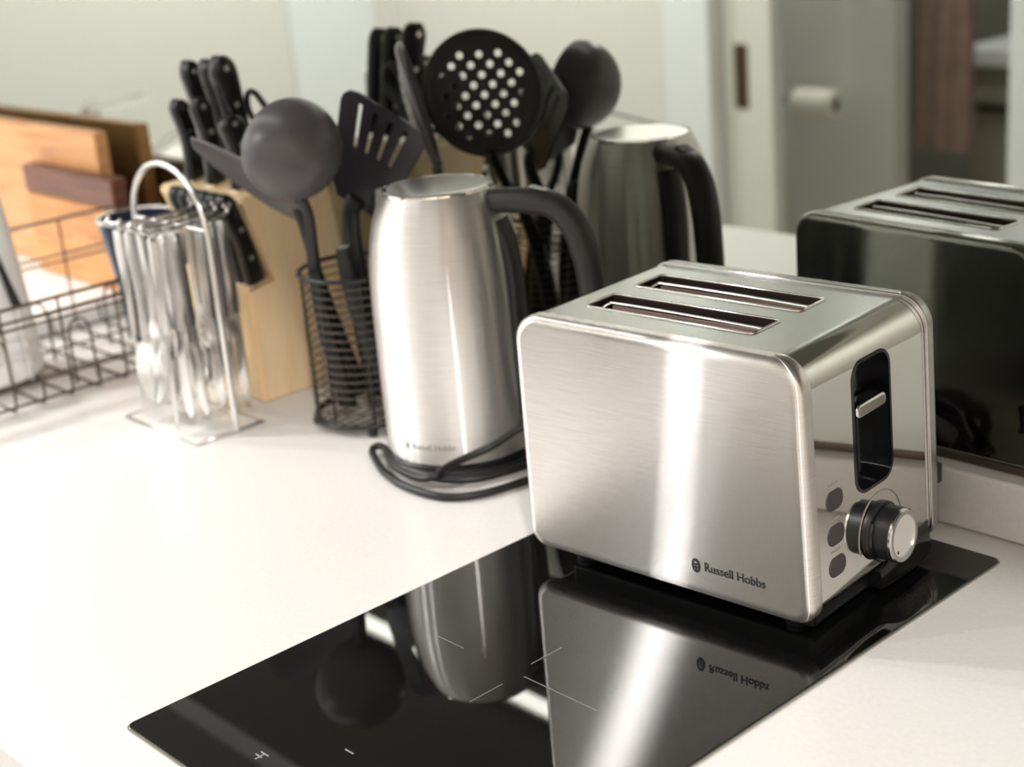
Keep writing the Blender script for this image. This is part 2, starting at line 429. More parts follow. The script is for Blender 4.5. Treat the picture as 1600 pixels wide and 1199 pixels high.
# ------------------------------------------------------------------ hob
HX0, HX1, HY0, HY1 = -.3384, -.0375, -.578, -.0505
t = thing('induction_hob', 'narrow black glass induction hob set in the white worktop', 'hob', ((HX0+HX1)/2, (HY0+HY1)/2, 0))
w, h = (HX1-HX0)/2, (HY1-HY0)/2
obj('trim', slab(rrect(-w-.0012, w+.0012, -h-.0012, h+.0012, .007), .0002, .0011, lambda a, b, d: (a, b, d)), M['hob_edge'], t)
obj('glass', slab(rrect(-w, w, -h, h, .006), .0012, .0022, lambda a, b, d: (a, b, d), .0003, 3, 0.0005), M['hob'], t)
def hl(x0, y0, x1, y1, m='hob_print', wd_=.0007, nm='zone_mark'):
    a = Vector((x0, y0))-Vector(((HX0+HX1)/2, (HY0+HY1)/2)); b = Vector((x1, y1))-Vector(((HX0+HX1)/2, (HY0+HY1)/2))
    n = (b-a).normalized(); n = Vector((-n.y, n.x))*wd_/2
    bm = bmesh.new()
    pts = [a+n, b+n, b-n, a-n]
    bridge(bm, [[Vector((p.x, p.y, .0021)) for p in pts], [Vector((p.x, p.y, .0023)) for p in pts]])
    return obj(nm, bm, M[m], t, 0)
hl(-.192, -.363, -.192, -.335); hl(-.184, -.377, -.119, -.377); hl(-.271, -.377, -.243, -.377); hl(-.188, -.392, -.188, -.42)
for k in range(2):
    x = (-.240, -.202)[k]; y = (-.541, -.506)[k]
    hl(x-.004, y+.002, x+.004, y+.002, 'white_print', .0008, 'control_mark')
hl(-.2445, -.5425, -.238, -.5425, 'white_print', .0008, 'control_mark'); hl(-.240, -.546, -.240, -.539, 'white_print', .0008, 'control_mark')

# ------------------------------------------------------------------ toaster
TX, TY, TTH = -.3024, -.2575, .0805
L, W, H = .2362, .1713, .196
Z0 = .0022
t = thing('toaster', 'two slice brushed steel toaster standing on the black hob', 'toaster', (TX, TY, Z0), TTH)
def zz(z): return z-Z0
pan = rrect(0, L, zz(.0172), zz(H), [.014, .021, .021, .014], 8)
f_uz = lambda a, b, d: (a, d, b)
obj('front_panel', slab(pan, 0, .0135, f_uz, .0065, 6, .001), M['brushed_flat'], t)
obj('back_panel', slab(pan, W-.0135, W, f_uz, .001, 6, .0065), M['shaded_back_steel'], t)
bo = rrect(.004, L-.0025, zz(.0225), zz(.1935), [.006, .022, .012, .006], 12)
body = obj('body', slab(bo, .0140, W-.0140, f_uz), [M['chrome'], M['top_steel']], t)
SR = .022
def surf_u(z):
    d = z-(zz(.1935)-SR)
    return L-.0025-(0 if d <= 0 else SR-math.sqrt(max(0, SR*SR-d*d)))
S1, S2 = (.0435, .0760), (.0995, .132)
cut = []
for v0, v1 in (S1, S2):
    cut.append(obj('c', slab(rrect(.033, .174, v0, v1, .004, 4), zz(.04), zz(.25), lambda a, b, d: (a, b, d)), M['black'], t))
cut.append(obj('c', slab(rrect(.0625, .1115, zz(.0845), zz(.1765), .013, 6), L-.016, L+.03, lambda a, b, d: (d, a, b)), M['black'], t))
apply_bool(body, cut)
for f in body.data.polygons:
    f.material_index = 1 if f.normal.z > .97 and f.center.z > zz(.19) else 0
obj('lever_recess', slab(rrect(.0628, .1112, zz(.0848), zz(.1762), .0128, 6), L-.0158, L-.0145, lambda a, b, d: (d, a, b)), M['gloss_black'], t)
# black liner ring of the recess
oo = rrect(.0626, .1114, zz(.0846), zz(.1764), .0129, 6)
ii = scale_outline(oo, .0022)
bm = bmesh.new()
bridge(bm, [[Vector((L-.0145, a, b)) for a, b in oo], [Vector((surf_u(b)+.0004, a, b)) for a, b in oo], [Vector((surf_u(b)+.0004, a, b)) for a, b in ii], [Vector((L-.0145, a, b)) for a, b in ii]], closed=True)
obj('recess_rim', bm, M['gloss_black'], t)
obj('recess_groove', box(L-.0144, L-.0138, .0855, .0885, zz(.092), zz(.138)), M['black'], t, 0)
lv = obj('lever', slab(rrect(.0665, .1040, zz(.1375), zz(.1470), .0042, 5), L-.014, L-.0010, lambda a, b, d: (d, a, b), .002), M['chrome'], t)
obj('lever_face', slab(rrect(.0688, .1017, zz(.1395), zz(.1450), .0024, 5), L-.0011, L-.0006, lambda a, b, d: (d, a, b)), mat('lever inlay', (.22, .21, .17), .4), lv)
# slots: liner, rim, guards
for v0, v1 in (S1, S2):
    o1 = rrect(.0332, .1738, v0+.0002, v1-.0002, .004, 4); o2 = scale_outline(o1, .0012)
    bm = bmesh.new()
    rr = [[Vector((a, b, zz(.1938))) for a, b in o1], [Vector((a, b, zz(.045))) for a, b in o1], [Vector((a, b, zz(.0455))) for a, b in o2], [Vector((a, b, zz(.1938))) for a, b in o2]]
    bridge(bm, rr, closed=True)
    ln = obj('slot_liner', bm, M['dark_metal'], t)
    fl = obj('slot_floor', slab(o2, zz(.046), zz(.047), lambda a, b, d: (a, b, d)), M['black'], ln)
    o3 = [(a, b) for a, b in scale_outline(o1, -.0008)]
    obj('slot_rim', tube([(a, b, zz(.1937)) for a, b in o3], .0011, 6, True), M['chrome'], t)
    vg = v0+.0150
    g = obj('bread_guard', tube(catmull([(.036, vg-.010, zz(.186)), (.041, vg+.000, zz(.1915)), (.050, vg+.002, zz(.1925)), (.110, vg+.002, zz(.1925)), (.172, vg+.002, zz(.1915))], 6), .0014, 6), M['wire'], t)
    obj('heater_plate', box(.046, .171, vg-.0010, vg+.0003, zz(.06), zz(.1915)), M['brown_metal'], t)
    bm = bmesh.new()
    for q in range(5):
        x = .062+q*.024
        add_tube(bm, [(x, vg+.002, zz(.192)), (x, vg+.002, zz(.055))], .0008, 6)
        add_lathe(bm, [(.0001, .0012), (.0012, .0005), (.0013, -.0005), (.0001, -.0012)], 8, Matrix.Translation((x, vg-.002, zz(.1880))))
    obj('guard_wires', bm, M['wire'], g)
# buttons
for k, zc in enumerate((.0935, .0695, .0475)):
    vc = .0365
    obj('button', slab(rrect(vc-.0100, vc+.0100, zc-.0070-Z0, zc+.0070-Z0, .0066, 6), L-.0035, L-.0018, lambda a, b, d: (d, a, b), .0008), M['button'], t)
    bm = bmesh.new(); x = vc-.0065
    for q, ww in enumerate((.0018, .0012, .0016, .0013, .0014, .0011)):
        add_box(bm, L-.0026, L-.0023, x, x+ww, zc+.0105-Z0, zc+.0105+(.0018, .0013, .0016)[q % 3]-Z0); x += ww+.0005
    obj('button_caption', bm, M['print_soft'], t, 0)
# dial: rotates about +u
RX = Matrix.Rotation(PI/2, 4, 'Y')
DV, DZ = .0915, .0512-Z0
T_ = Matrix.Translation((L-.003, DV, DZ)) @ RX
dl = obj('dial', lathe([(.0205, .0006), (.0205, .0030), (.0195, .0036), (.0172, .0037), (.0172, .0048), (.0188, .0050), (.0188, .0150), (.0180, .0160), (.001, .0160)], seg=56, M4=T_), M['dial_black'], t)
bm = bmesh.new(); add_tube(bm, [T_ @ Vector((.0196*math.cos(a), .0196*math.sin(a), .0042)) for a in [math.radians(q) for q in range(-125, 126, 10)]], .0014, 6)
obj('dial_collar', bm, M['gloss_black'], dl)
obj('dial_rim', lathe([(.0148, .0158), (.0186, .0158), (.0186, .0172), (.0176, .0182), (.0148, .0182), (.0148, .0158)], seg=56, M4=T_, close=False), M['satin'], dl)
obj('dial_face', lathe([(.001, .0172), (.0147, .0172), (.0147, .0159), (.001, .0159)], seg=48, M4=T_), mat('dial face', (.86, .83, .81), .35, .5), dl)
obj('dial_pointer', lathe([(.0001, .0174), (.0011, .0174), (.0011, .0169), (.0001, .0169)], seg=12, M4=T_ @ Matrix.Translation((.0095, -.0075, 0))), M['print'], dl)
bm = tube([(L-.0022, DV+.028*math.cos(math.radians(a)), DZ+.028*math.sin(math.radians(a))) for a in range(-10, 200, 8)], .0003, 5)
obj('dial_scale', bm, M['print_soft'], t)
# black base, tray lip, feet
obj('base', box(.022, L-.012, .020, W-.018, zz(.0055), zz(.0240), bev=.003), M['black'], t)
bm = bmesh.new(); rings = []
for k in range(15):
    v = .088+k*(W-.016-.088)/14; q = math.sin(PI*min(1, (k+.01)/14*.98+.02))
    hgt = .0215+.013*math.sin(PI*.5*min(1., k/9.)) if k < 14 else .0215+.0128
    rings.append([Vector((L-.02, v, zz(.009))), Vector((L-.002+.003*q, v, zz(.009))), Vector((L-.0005+.003*q, v, zz(.014))), Vector((L-.0020+.0016*q, v, zz(hgt))), Vector((L-.02, v, zz(hgt)))])
obj('tray_lip', bridge(bm, rings), M['gloss_black'], t)
for u in (.03, L-.03):
    for v in (.03, W-.03): obj('foot', lathe([(.008, 0), (.009, .002), (.009, .0036)], seg=16, M4=Matrix.Translation((u, v, 0.0))), M['black'], t)
# lettering and emblem
LU, LZ = .1555, .0388-Z0
obj('lettering', text_bm('Russell Hobbs', .0089, lambda a, b, d: (LU+a*.93, -.0002-d, LZ+b-.0012), .00012), M['print'], t, 0)
eu, ez = .1490, .0398-Z0
ov = lambda cx, cy, rx, ry, n=20: [(cx+rx*math.cos(2*PI*k/n), cy+ry*math.sin(2*PI*k/n)) for k in range(n)]
emb_holes = [[(-.0018, .0016), (.0004, .0016), (.0012, .0022), (.0004, .003), (-.0018, .003)],
             [(-.0018, -.0010), (-.0008, -.0010), (-.0008, .0006), (-.0018, .0006)],
             [(.0004, -.0008), (.0016, -.0008), (.0016, .0008), (.0004, .0004)],
             [(-.0018, -.0034), (-.0008, -.0034), (-.0008, -.0020), (-.0018, -.0020)],
             [(.0004, -.0032), (.0014, -.0030), (.0014, -.0018), (.0004, -.0018)]]
obj('emblem', sheet(ov(0, 0, .0034, .0052), emb_holes, .0003, lambda a, b, d: (eu+a, -.0001-d, ez+b)), M['print'], t, 0)
# mains cord bundled behind the toaster
pts = []
for k in range(40):
    a = 2*PI*k/13
    pts.append((.150+.030*math.cos(a)+.004*math.sin(k*1.7), W+.0125+.006*math.sin(k*.8), zz(.036)+.024*math.sin(a)+.002*math.sin(k*1.3)))
pts = [(.2, W-.004, zz(.03)), (.19, W+.006, zz(.026))]+pts
obj('power_cord', tube(catmull(pts, 4), .0032, 8), M['cord'], t)
obj('cord_clip', tube([(L-.012, W+.001, zz(.052)), (L-.006, W+.007, zz(.056)), (L-.006, W+.008, zz(.066)), (L-.012, W+.001, zz(.070))], .003, 8), M['cord'], t)

# the end leans out slightly towards the foot
for o in t.children_recursive:
    if o.type == 'MESH':
        for v in o.data.vertices: v.co.x += .0070*(1-v.co.z/.194)*max(0, min(1.05, v.co.x/L))

# ------------------------------------------------------------------ kettle
KX, KY = -.526, -.130
HA = math.radians(23)
t = thing('kettle', 'tall brushed steel electric kettle with a black handle', 'kettle', (KX, KY, 0), 0)
obj('power_base', lathe([(.064, 0), (.0668, .001), (.0668, .007), (.065, .0085), (.001, .0085)], seg=64), M['black'], t)
kp = [(.0655, .0095), (.0664, .012), (.0664, .03), (.0666, .06), (.0668, .09), (.0668, .12), (.0666, .145), (.0660, .165), (.0645, .182), (.0620, .199), (.0585, .214), (.0540, .226), (.0498, .2345), (.0476, .2380), (.0462, .2388), (.0458, .2366)]
obj('body', lathe([(.02, .009)]+kp+[(.02, .236)], seg=96), M['brushed'], t)
ld_ = obj('lid', lathe([(.0447, .2368), (.0447, .2390), (.0425, .2402), (.038, .2406), (.030, .2408), (.001, .2412)], seg=64), M['lid_steel'], t)
obj('lid_ring', lathe([(.0456, .2366), (.0478, .2382), (.0474, .2398), (.0456, .2400), (.0450, .2368), (.0456, .2366)], seg=64, close=False), M['chrome'], t)
def K(r, z, s=0.): return Vector((r*math.cos(HA)-s*math.sin(HA), r*math.sin(HA)+s*math.cos(HA), z))
# spout beak on the far side from the handle
rings = []
for k in range(7):
    q = k/6; z = .180+.056*q; r = [.0640, .0627, .0609, .0586, .0557, .0522, .0482][k]
    wv = .006+.016*q; out = .001+.011*q*q
    rings.append([K(-(r-.004), z, -wv), K(-(r-.001+out*.45), z, -wv*.6), K(-(r+out), z, 0), K(-(r-.001+out*.45), z, wv*.6), K(-(r-.004), z, wv)])
obj('spout', bridge(bmesh.new(), rings), M['brushed'], t)
# handle: D loop
hp = [(.046, .2265), (.060, .2280), (.084, .2280), (.107, .2240), (.122, .2100), (.131, .1870), (.135, .160), (.137, .125), (.134, .09), (.124, .058), (.10, .04), (.07, .034), (.060, .034)]
hpts = catmull([K(r, z) for r, z in hp], 6)
ts = K(0, 0, 1)
obj('handle', tube(hpts, lambda q: .0100+.0015*math.sin(PI*min(1, q*1.6)) if q < .6 else .0105-.002*(q-.6), 14, r2=lambda q: .0135-.002*abs(q-.4), upv=(0, 0, 1)), M['soft_black'], t)
obj('handle_backing', tube(catmull([K(.0565, .212), K(.0640, .19), K(.0675, .16), K(.0675, .12), K(.0660, .08), K(.0645, .04)], 5), .0045, 10, r2=.013, upv=tuple(K(1, 0))), M['soft_black'], t)
bm = slab(rrect(-.007, .007, -.010, .010, .004, 5), 0, .006, lambda a, b, d: K(.094+b, .2368-.004*b/.01*.5+d-.004, a), .002)
obj('lid_button', bm, M['gloss_black'], t)
# lettering wrapped round the body
def wrap(a0, z0):
    return lambda a, b, d: ((.0664+d)*math.cos(a0+a/.0662), (.0664+d)*math.sin(a0+a/.0662), z0+b)
A0 = math.radians(-80)
obj('lettering', text_bm('Russell Hobbs', .0072, wrap(A0, .0235), .0001, .0001), M['print_soft'], t, 0)
obj('emblem', sheet(ov(0, 0, .0027, .0042), [[(x*.8, y*.8) for x, y in h_] for h_ in emb_holes], .0003, lambda a, b, d: wrap(A0-.085, .026)(a, b, d-.0002)), M['print_soft'], t, 0)
cp = [(-.40, -.10, .005), (-.415, -.15, .004), (-.425, -.195, .004), (-.447, -.220, .004), (-.486, -.226, .0045), (-.525, -.219, .005), (-.557, -.205, .006), (-.5775, -.193, .006),
      (-.5775, -.186, .008), (-.563, -.1895, .010), (-.536, -.2010, .010), (-.508, -.2085, .010), (-.480, -.2040, .009), (-.4655, -.182, .006), (-.452, -.150, .004), (-.447, -.115, .004),
      (-.435, -.10, .006), (-.428, -.13, .010), (-.438, -.180, .010), (-.459, -.205, .011), (-.482, -.2115, .0125), (-.508, -.2125, .0125), (-.535, -.2055, .0125), (-.520, -.2125, .011), (-.485, -.2180, .0115),
      (-.466, -.214, .015), (-.466, -.196, .019), (-.462, -.175, .022), (-.452, -.156, .028), (-.438, -.14, .040), (-.425, -.12, .045), (-.41, -.09, .03), (-.40, -.07, .004)]
cp = [(x-KX, y-KY, z) for x, y, z in cp]
obj('power_cord', tube(catmull(cp, 6), .0034, 8), M['cord'], t)

# ------------------------------------------------------------------ utensil caddy
CX, CY = -.658, -.130
t = thing('utensil_caddy', 'black wire utensil caddy between kettle and knife block', 'caddy', (CX, CY, 0))
RC = .052
bm = bmesh.new()
n = 17
for k in range(n):
    z = .014+.128*k/(n-1)
    add_tube(bm, [(RC*math.cos(2*PI*q/40), RC*math.sin(2*PI*q/40), z) for q in range(40)], .0008, 6, True)
obj('hoops', bm, M['dark_metal'], t)
obj('top_ring', tube([((RC+.001)*math.cos(2*PI*q/40), (RC+.001)*math.sin(2*PI*q/40), .150) for q in range(40)], .0022, 8, True), M['black'], t)
obj('bottom_ring', tube([((RC+.001)*math.cos(2*PI*q/40), (RC+.001)*math.sin(2*PI*q/40), .010) for q in range(40)], .0026, 8, True), M['black'], t)
for k in range(8):
    a = 2*PI*k/8+.2
    obj('upright', tube([((RC-.001)*math.cos(a), (RC-.001)*math.sin(a), .009), ((RC-.001)*math.cos(a), (RC-.001)*math.sin(a), .151)], .0016, 6), M['black'], t)
for k in range(4):
    a = 2*PI*k/4-.65
    obj('foot', lathe([(.0001, 0), (.004, .0015), (.005, .005), (.004, .0085), (.0001, .010)], seg=12, M4=Matrix.Translation((RC*math.cos(a), RC*math.sin(a), 0))), M['black'], t)
bm = bmesh.new()
for k in range(-4, 5):
    x = k*.011; s = math.sqrt(RC*RC-x*x)
    add_tube(bm, [(x, -s, .009), (x, s, .009)], .0011, 6)
obj('floor_wires', bm, M['dark_metal'], t)

def stem_part(parent, pts, r=.0055, r2=.0038, m='stem'):
    return obj('handle', tube(catmull(pts, 6), lambda q: r+(.0045)*max(0, min(1, (q-.35)*2.5)), 10, r2=lambda q: r2+.0035*max(0, min(1, (q-.35)*2.5))), M[m], parent)
# ladle: bowl open away from the camera
lp = Vector((-.647, -.185, .268))
t = thing('ladle', 'charcoal nylon ladle with a round bowl, turned upright in the caddy', 'ladle', (CX, CY, .012))
og = Vector((CX, CY, .012))
back = Vector((-.97, .16, .18)).normalized()
sx = back.cross(Vector((0, 0, 1))).normalized(); sz = sx.cross(back)
rb = .046; rings = []
def bowlring(a, rad, n=36):   # a: polar from the outer pole
    return [lp-back*(rad*math.cos(a)*.92-.012)+(sx*math.cos(2*PI*k/n)+sz*math.sin(2*PI*k/n))*rad*math.sin(a) for k in range(n)]
seq = [bowlring(.02+(PI/2+.12)*i/12, rb) for i in range(13)]+[bowlring((PI/2+.12)-(PI/2+.10)*i/12, rb-.0022) for i in range(13)]
bm = bridge(bmesh.new(), [[p-og for p in r] for r in seq])
obj('bowl', bm, M['nylon'], t, 50)
stem_part(t, [p-og for p in (lp-sz*.040-back*.004, Vector((-.655, -.176, .205)), Vector((-.668, -.168, .15)), Vector((-.672, -.160, .09)), Vector((-.668, -.150, .018)))], .0065, .0042)
# solid turner seen nearly edge on
t = thing('serving_spoon', 'grey nylon serving spoon leaning left out of the caddy, seen edge on', 'spoon', (CX, CY, .012))
b0 = Vector((-.672, -.165, .203)); b1 = Vector((-.766, -.218, .275))
ax = (b1-b0); ln = ax.length; ax.normalize()
vdir = ((b0+b1)/2-CAM_POS).normalized()
wdir = (vdir-ax*vdir.dot(ax)).normalized(); nd = ax.cross(wdir)
wdir2 = (wdir*math.cos(.28)+nd*math.sin(.28)); nd2 = ax.cross(wdir2)
rings = []
for i in range(15):
    q = i/14; wv = .034*math.sin(PI*(.10+.86*q))**.7+.002; sag = .010*math.sin(PI*q)
    c0 = b0+ax*ln*q
    ring = []
    for s, o_ in [(-1+j/4, 1) for j in range(9)]+[(1-j/4, -1) for j in range(9)]:
        ring.append(c0+wdir2*wv*s-nd2*(sag*(1-s*s)+.0013*o_)-og)
    rings.append(ring)
obj('blade', bridge(bmesh.new(), rings), M['nylon'], t, 40)
stem_part(t, [p-og for p in (b0+ax*.012, Vector((-.681, -.163, .180)), Vector((-.692, -.150, .145)), Vector((-.697, -.135, .09)), Vector((-.694, -.115, .02)))])
# skimmer: edge on to the camera, face on in the mirror
sc = Vector((-.649, -.0425, .285))
t = thing('skimmer', 'round perforated black skimmer standing nearest the mirror, holes show in its reflection', 'skimmer', (CX, CY, .012))
wd_ = Vector((-.76, .65, 0)).normalized(); wd_ *= 1
hd = Vector((-.20, -.12, .97)).normalized(); nn = wd_.cross(hd).normalized()
holes = []
g = .0134
for i in range(-6, 7):
    for j in range(-6, 7):
        x = (i+j)*g*.70; y = (i-j)*g*.72
        if x*x+y*y < .0445**2: holes.append(circ(x, y-.001, .0037, 10))
outer = [(.0555*math.cos(2*PI*k/56), .058*math.sin(2*PI*k/56)) for k in range(56)]
bm = sheet(outer, holes, .0028, lambda a, b, d: sc+wd_*a+hd*b+nn*(d-.0014-.010*(1-(a*a+b*b)/.0034))-og)
obj('disc', bm, M['nylon'], t, 30)
rm = [sc+wd_*.0555*math.cos(2*PI*k/56)+hd*.058*math.sin(2*PI*k/56)-og for k in range(56)]
obj('rim', tube(rm, .0030, 8, True, r2=.0045), M['nylon'], t)
stem_part(t, [p-og for p in (sc-hd*.054, sc-hd*.085+Vector((.0, -.012, 0)), Vector((-.637, -.075, .155)), Vector((-.643, -.10, .09)), Vector((-.65, -.115, .018)))], .006, .0042)
# slotted turner
tc = Vector((-.640, -.112, .252))
t = thing('slotted_turner', 'black nylon slotted turner behind the ladle in the caddy', 'turner', (CX, CY, .012))
uz = Vector((.56, .10, 1)).normalized(); ux = Vector((.93, .30, 0)); ux = (ux-uz*ux.dot(uz)).normalized(); un = ux.cross(uz)
out = [(-.020, -.054), (.020, -.054), (.032, -.040), (.038, -.015), (.046, .034), (.045, .041), (.040, .047), (.030, .050), (-.030, .050), (-.040, .047), (-.045, .041), (-.046, .034), (-.038, -.015), (-.032, -.040)]
hs = []
for k in range(4):
    x = -.0255+k*.017
    hs.append([(x*.76-.0022, -.002), (x*.76+.0022, -.002), (x+.0028, .041), (x-.0028, .041)])
bm = sheet(out, hs, .0026, lambda a, b, d: tc+ux*a+uz*b+un*(d+.06*b*b/.05-.006)-og)
obj('blade', bm, M['turner'], t, 30)
stem_part(t, [p-og for p in (tc-uz*.045, tc-uz*.065, Vector((-.664, -.125, .15)), Vector((-.668, -.118, .09)), Vector((-.672, -.110, .018)))], .010, .0055)
# two more handles down in the caddy
t = thing('kitchen_utensil', 'thick black utensil handle standing short in the caddy beside the ladle stem', 'utensil', (CX, CY, .012))
obj('handle', tube(catmull([(.025, .010, .0), (.022, -.008, .07), (.020, -.020, .13), (.018, -.024, .165)], 6), lambda q: .007+.003*math.sin(PI*q), 10), M['black'], t)

# ------------------------------------------------------------------ knife block
KBX0, KBX1 = -.938, -.787
t = thing('knife_block', 'pale beech knife block with a lower front step', 'knife block', (KBX0, -.167, 0))
prof = [(0, 0), (.130, 0), (.110, .205), (.104, .212), (.095, .213), (.006, .2085), (.003, .204), (.0355, .1185), (.0, .1175)]
x1 = KBX1-KBX0
bm = bmesh.new()
bridge(bm, [[Vector((x, y, z)) for y, z in prof] for x in (0, x1)])
bmesh.ops.bevel(bm, geom=[e for e in bm.edges], offset=.002, segments=2, affect='EDGES')
obj('body', bm, M['block'], t)
LEAN = Vector((.06, -.34, 1)).normalized()
def knife(x, y, z, ln, wd_, th, label, cat='knife', group=None, LEAN=LEAN):
    k = thing('knife', label, cat, (x, y, z), group=group)
    a = LEAN; e = Vector((1, 0, 0)); e = (e-a*e.dot(a)).normalized(); b = a.cross(e)
    rings = []
    for q in [i/12 for i in range(11)]+[.87, .91, .945, .97, .988, 1.]:
        ww = wd_*(.86+.10*math.cos(2*PI*q)+.10*q*q) * (1 if q < .84 else math.sqrt(max(.06, 1-((q-.84)/.165)**2))); tt = th*(1 if q < .95 else .85)
        off = b*(.004*math.sin(q*PI*1.1)+.005*q*q)
        rings.append([a*ln*q+off+e*tt*cx+b*ww*cy for cx, cy in ((-.5, -.38), (-.3, -.5), (.3, -.5), (.5, -.38), (.5, .38), (.3, .5), (-.3, .5), (-.5, .38))])
    h_ = obj('handle', bridge(bmesh.new(), rings), M['black_handle'], k, 50)
    for q in (.28, .60, .90):
        c0 = a*ln*q+b*(.004*math.sin(q*PI*1.1)+.005*q*q)
        Mx = Matrix.Translation(c0) @ Matrix.Rotation(PI/2, 4, 'Y')
        obj('rivet', lathe([(.0032, -th*.53), (.0032, th*.53)], seg=12, M4=Mx), M['steel'], h_)
    obj('bolster', slab(rrect(-th*.5, th*.5, -wd_*.5, wd_*.5, .001, 2), -.012, .002, lambda p_, q_, d: e*p_+b*q_+a*d), M['steel'], k)
    obj('blade', slab([(-th*.12, -wd_*.42), (th*.12, -wd_*.42), (th*.12, wd_*.42), (-th*.12, wd_*.42)], -.03, -.012, lambda p_, q_, d: e*p_+b*q_+a*d), M['steel'], k)
    return k
# back row of large handles, front row of smaller ones
LEAN2 = Vector((.05, -.17, 1)).normalized()
for x, y, z, ln, wv, lb in ((-.853, -.110, .2140, .125, .027, 'broad black handled knife standing tallest in the block'),
                            (-.884, -.106, .2140, .120, .022, 'black handled knife in the middle of the upper row of the block'),
                            (-.914, -.110, .2140, .118, .022, 'black handled knife at the left end of the upper row of the block'),):
    knife(x, y, z, ln, wv, .017, lb, group='large knives in the block', LEAN=LEAN2)
for x, y, z, ln, wv, lb in ((-.818, -.137, .2120, .072, .026, 'short black handled knife at the right of the front row, below the tallest'),
                            (-.868, -.137, .2120, .088, .021, 'black handled knife in the middle of the front row of the block'),
                            (-.908, -.137, .2120, .084, .020, 'black handled knife at the far left of the front row of the block'),):
    knife(x, y, z, ln, wv, .015, lb, group='large knives in the block', LEAN=LEAN2)
lbs = ['first steak knife from the right on the block step, its rivets showing', 'second steak knife from the right on the block step', 'third steak knife from the right on the block step',
       'fourth steak knife from the right on the block step', 'fifth steak knife from the right on the block step', 'leftmost steak knife on the block step behind the cutlery stand']
for k in range(6):
    knife(-.8035-k*.0172, -.1485, .1195, .098, .020, .0135, lbs[k], group='steak knives on the block step')
# scissors: loops above the block
t = thing('kitchen_scissors', 'black kitchen scissors in the knife block, one finger loop showing beside the ladle', 'scissors', (-.802, -.088, .2120))
lo_ = [(0, 0, .025), (-.012, 0, .047), (-.034, -.002, .074), (-.046, -.004, .085), (-.058, -.004, .081), (-.060, -.003, .065), (-.044, -.002, .045), (-.020, 0, .022)]
obj('finger_loop', tube(catmull(lo_, 6, True), .0032, 8, True), M['black_handle'], t)
lo2 = [(.002, 0, .010), (.010, 0, .028), (.020, 0, .044), (.012, 0, .054), (0, 0, .044), (-.004, 0, .024)]
obj('finger_loop', tube(catmull(lo2, 6, True), .0030, 8, True), M['black_handle'], t)
obj('blade', box(-.006, .004, -.0015, .0015, .0015, .030), M['steel'], t)

# ------------------------------------------------------------------ cutlery stand
SX, SY = -.8045, -.2400
t = thing('cutlery_stand', 'bright wire cutlery stand with a hooped handle on the worktop', 'cutlery stand', (SX, SY, 0))
hw, hd_ = .0655, .0375
obj('base_frame', tube([(-hw, -hd_, .0018), (hw, -hd_, .0018), (hw, hd_, .0018), (-hw, hd_, .0018)], .0018, 6, True), M['wire'], t)
obj('base_plate', box(-hw+.001, hw-.001, -hd_+.001, hd_-.001, .0009, .0020), mat('clear base', (.80, .78, .76), .15, .0), t)
HY = .008
hoop = [(-hw, 0, .002), (-hw, 0, .1), (-hw, 0, .19)]+[(-hw*math.cos(a), 0, .195+.060*math.sin(a)) for a in [PI*k/14 for k in range(1, 14)]]+[(hw, 0, .19), (hw, 0, .1), (hw, 0, .002)]
hoop = [(x, HY, z) for x, y, z in hoop]
obj('hoop', tube(hoop, .0032, 10, r2=.0032), M['wire'], t)
HB = .197
obj('cross_bar', tube([(-hw, HY, HB), (hw, HY, HB)], .0022, 8), M['wire'], t)
CXS = (-.034, -.013, .008, .029)
for x in CXS:
    for s in (-1, 1):
        obj('prong', tube(catmull([(x, HY, HB+.0015), (x, HY+s*.02, HB+.002), (x, HY+s*.042, HB+.003), (x, HY+s*.047, HB+.008), (x, HY+s*.043, HB+.012)], 4), .0019, 6), M['wire'], t)
def strip(sections, z0):
    """flat tapered strip hanging down: sections (dz,width,bulge)"""
    return [[Vector((sx_*w_/2, yb+sy_*th_/2, -dz)) for sx_, sy_ in ((-1, -1), (-.5, -1.2), (.5, -1.2), (1, -1), (1, 1), (.5, 1.2), (-.5, 1.2), (-1, 1))] for dz, w_, th_, yb in sections]
HANDLE = [(0, .006, .0022, 0), (.002, .011, .0026, 0), (.02, .0125, .0026, 0), (.05, .0100, .0026, .001), (.085, .0065, .003, .001), (.110, .0055, .0032, 0)]
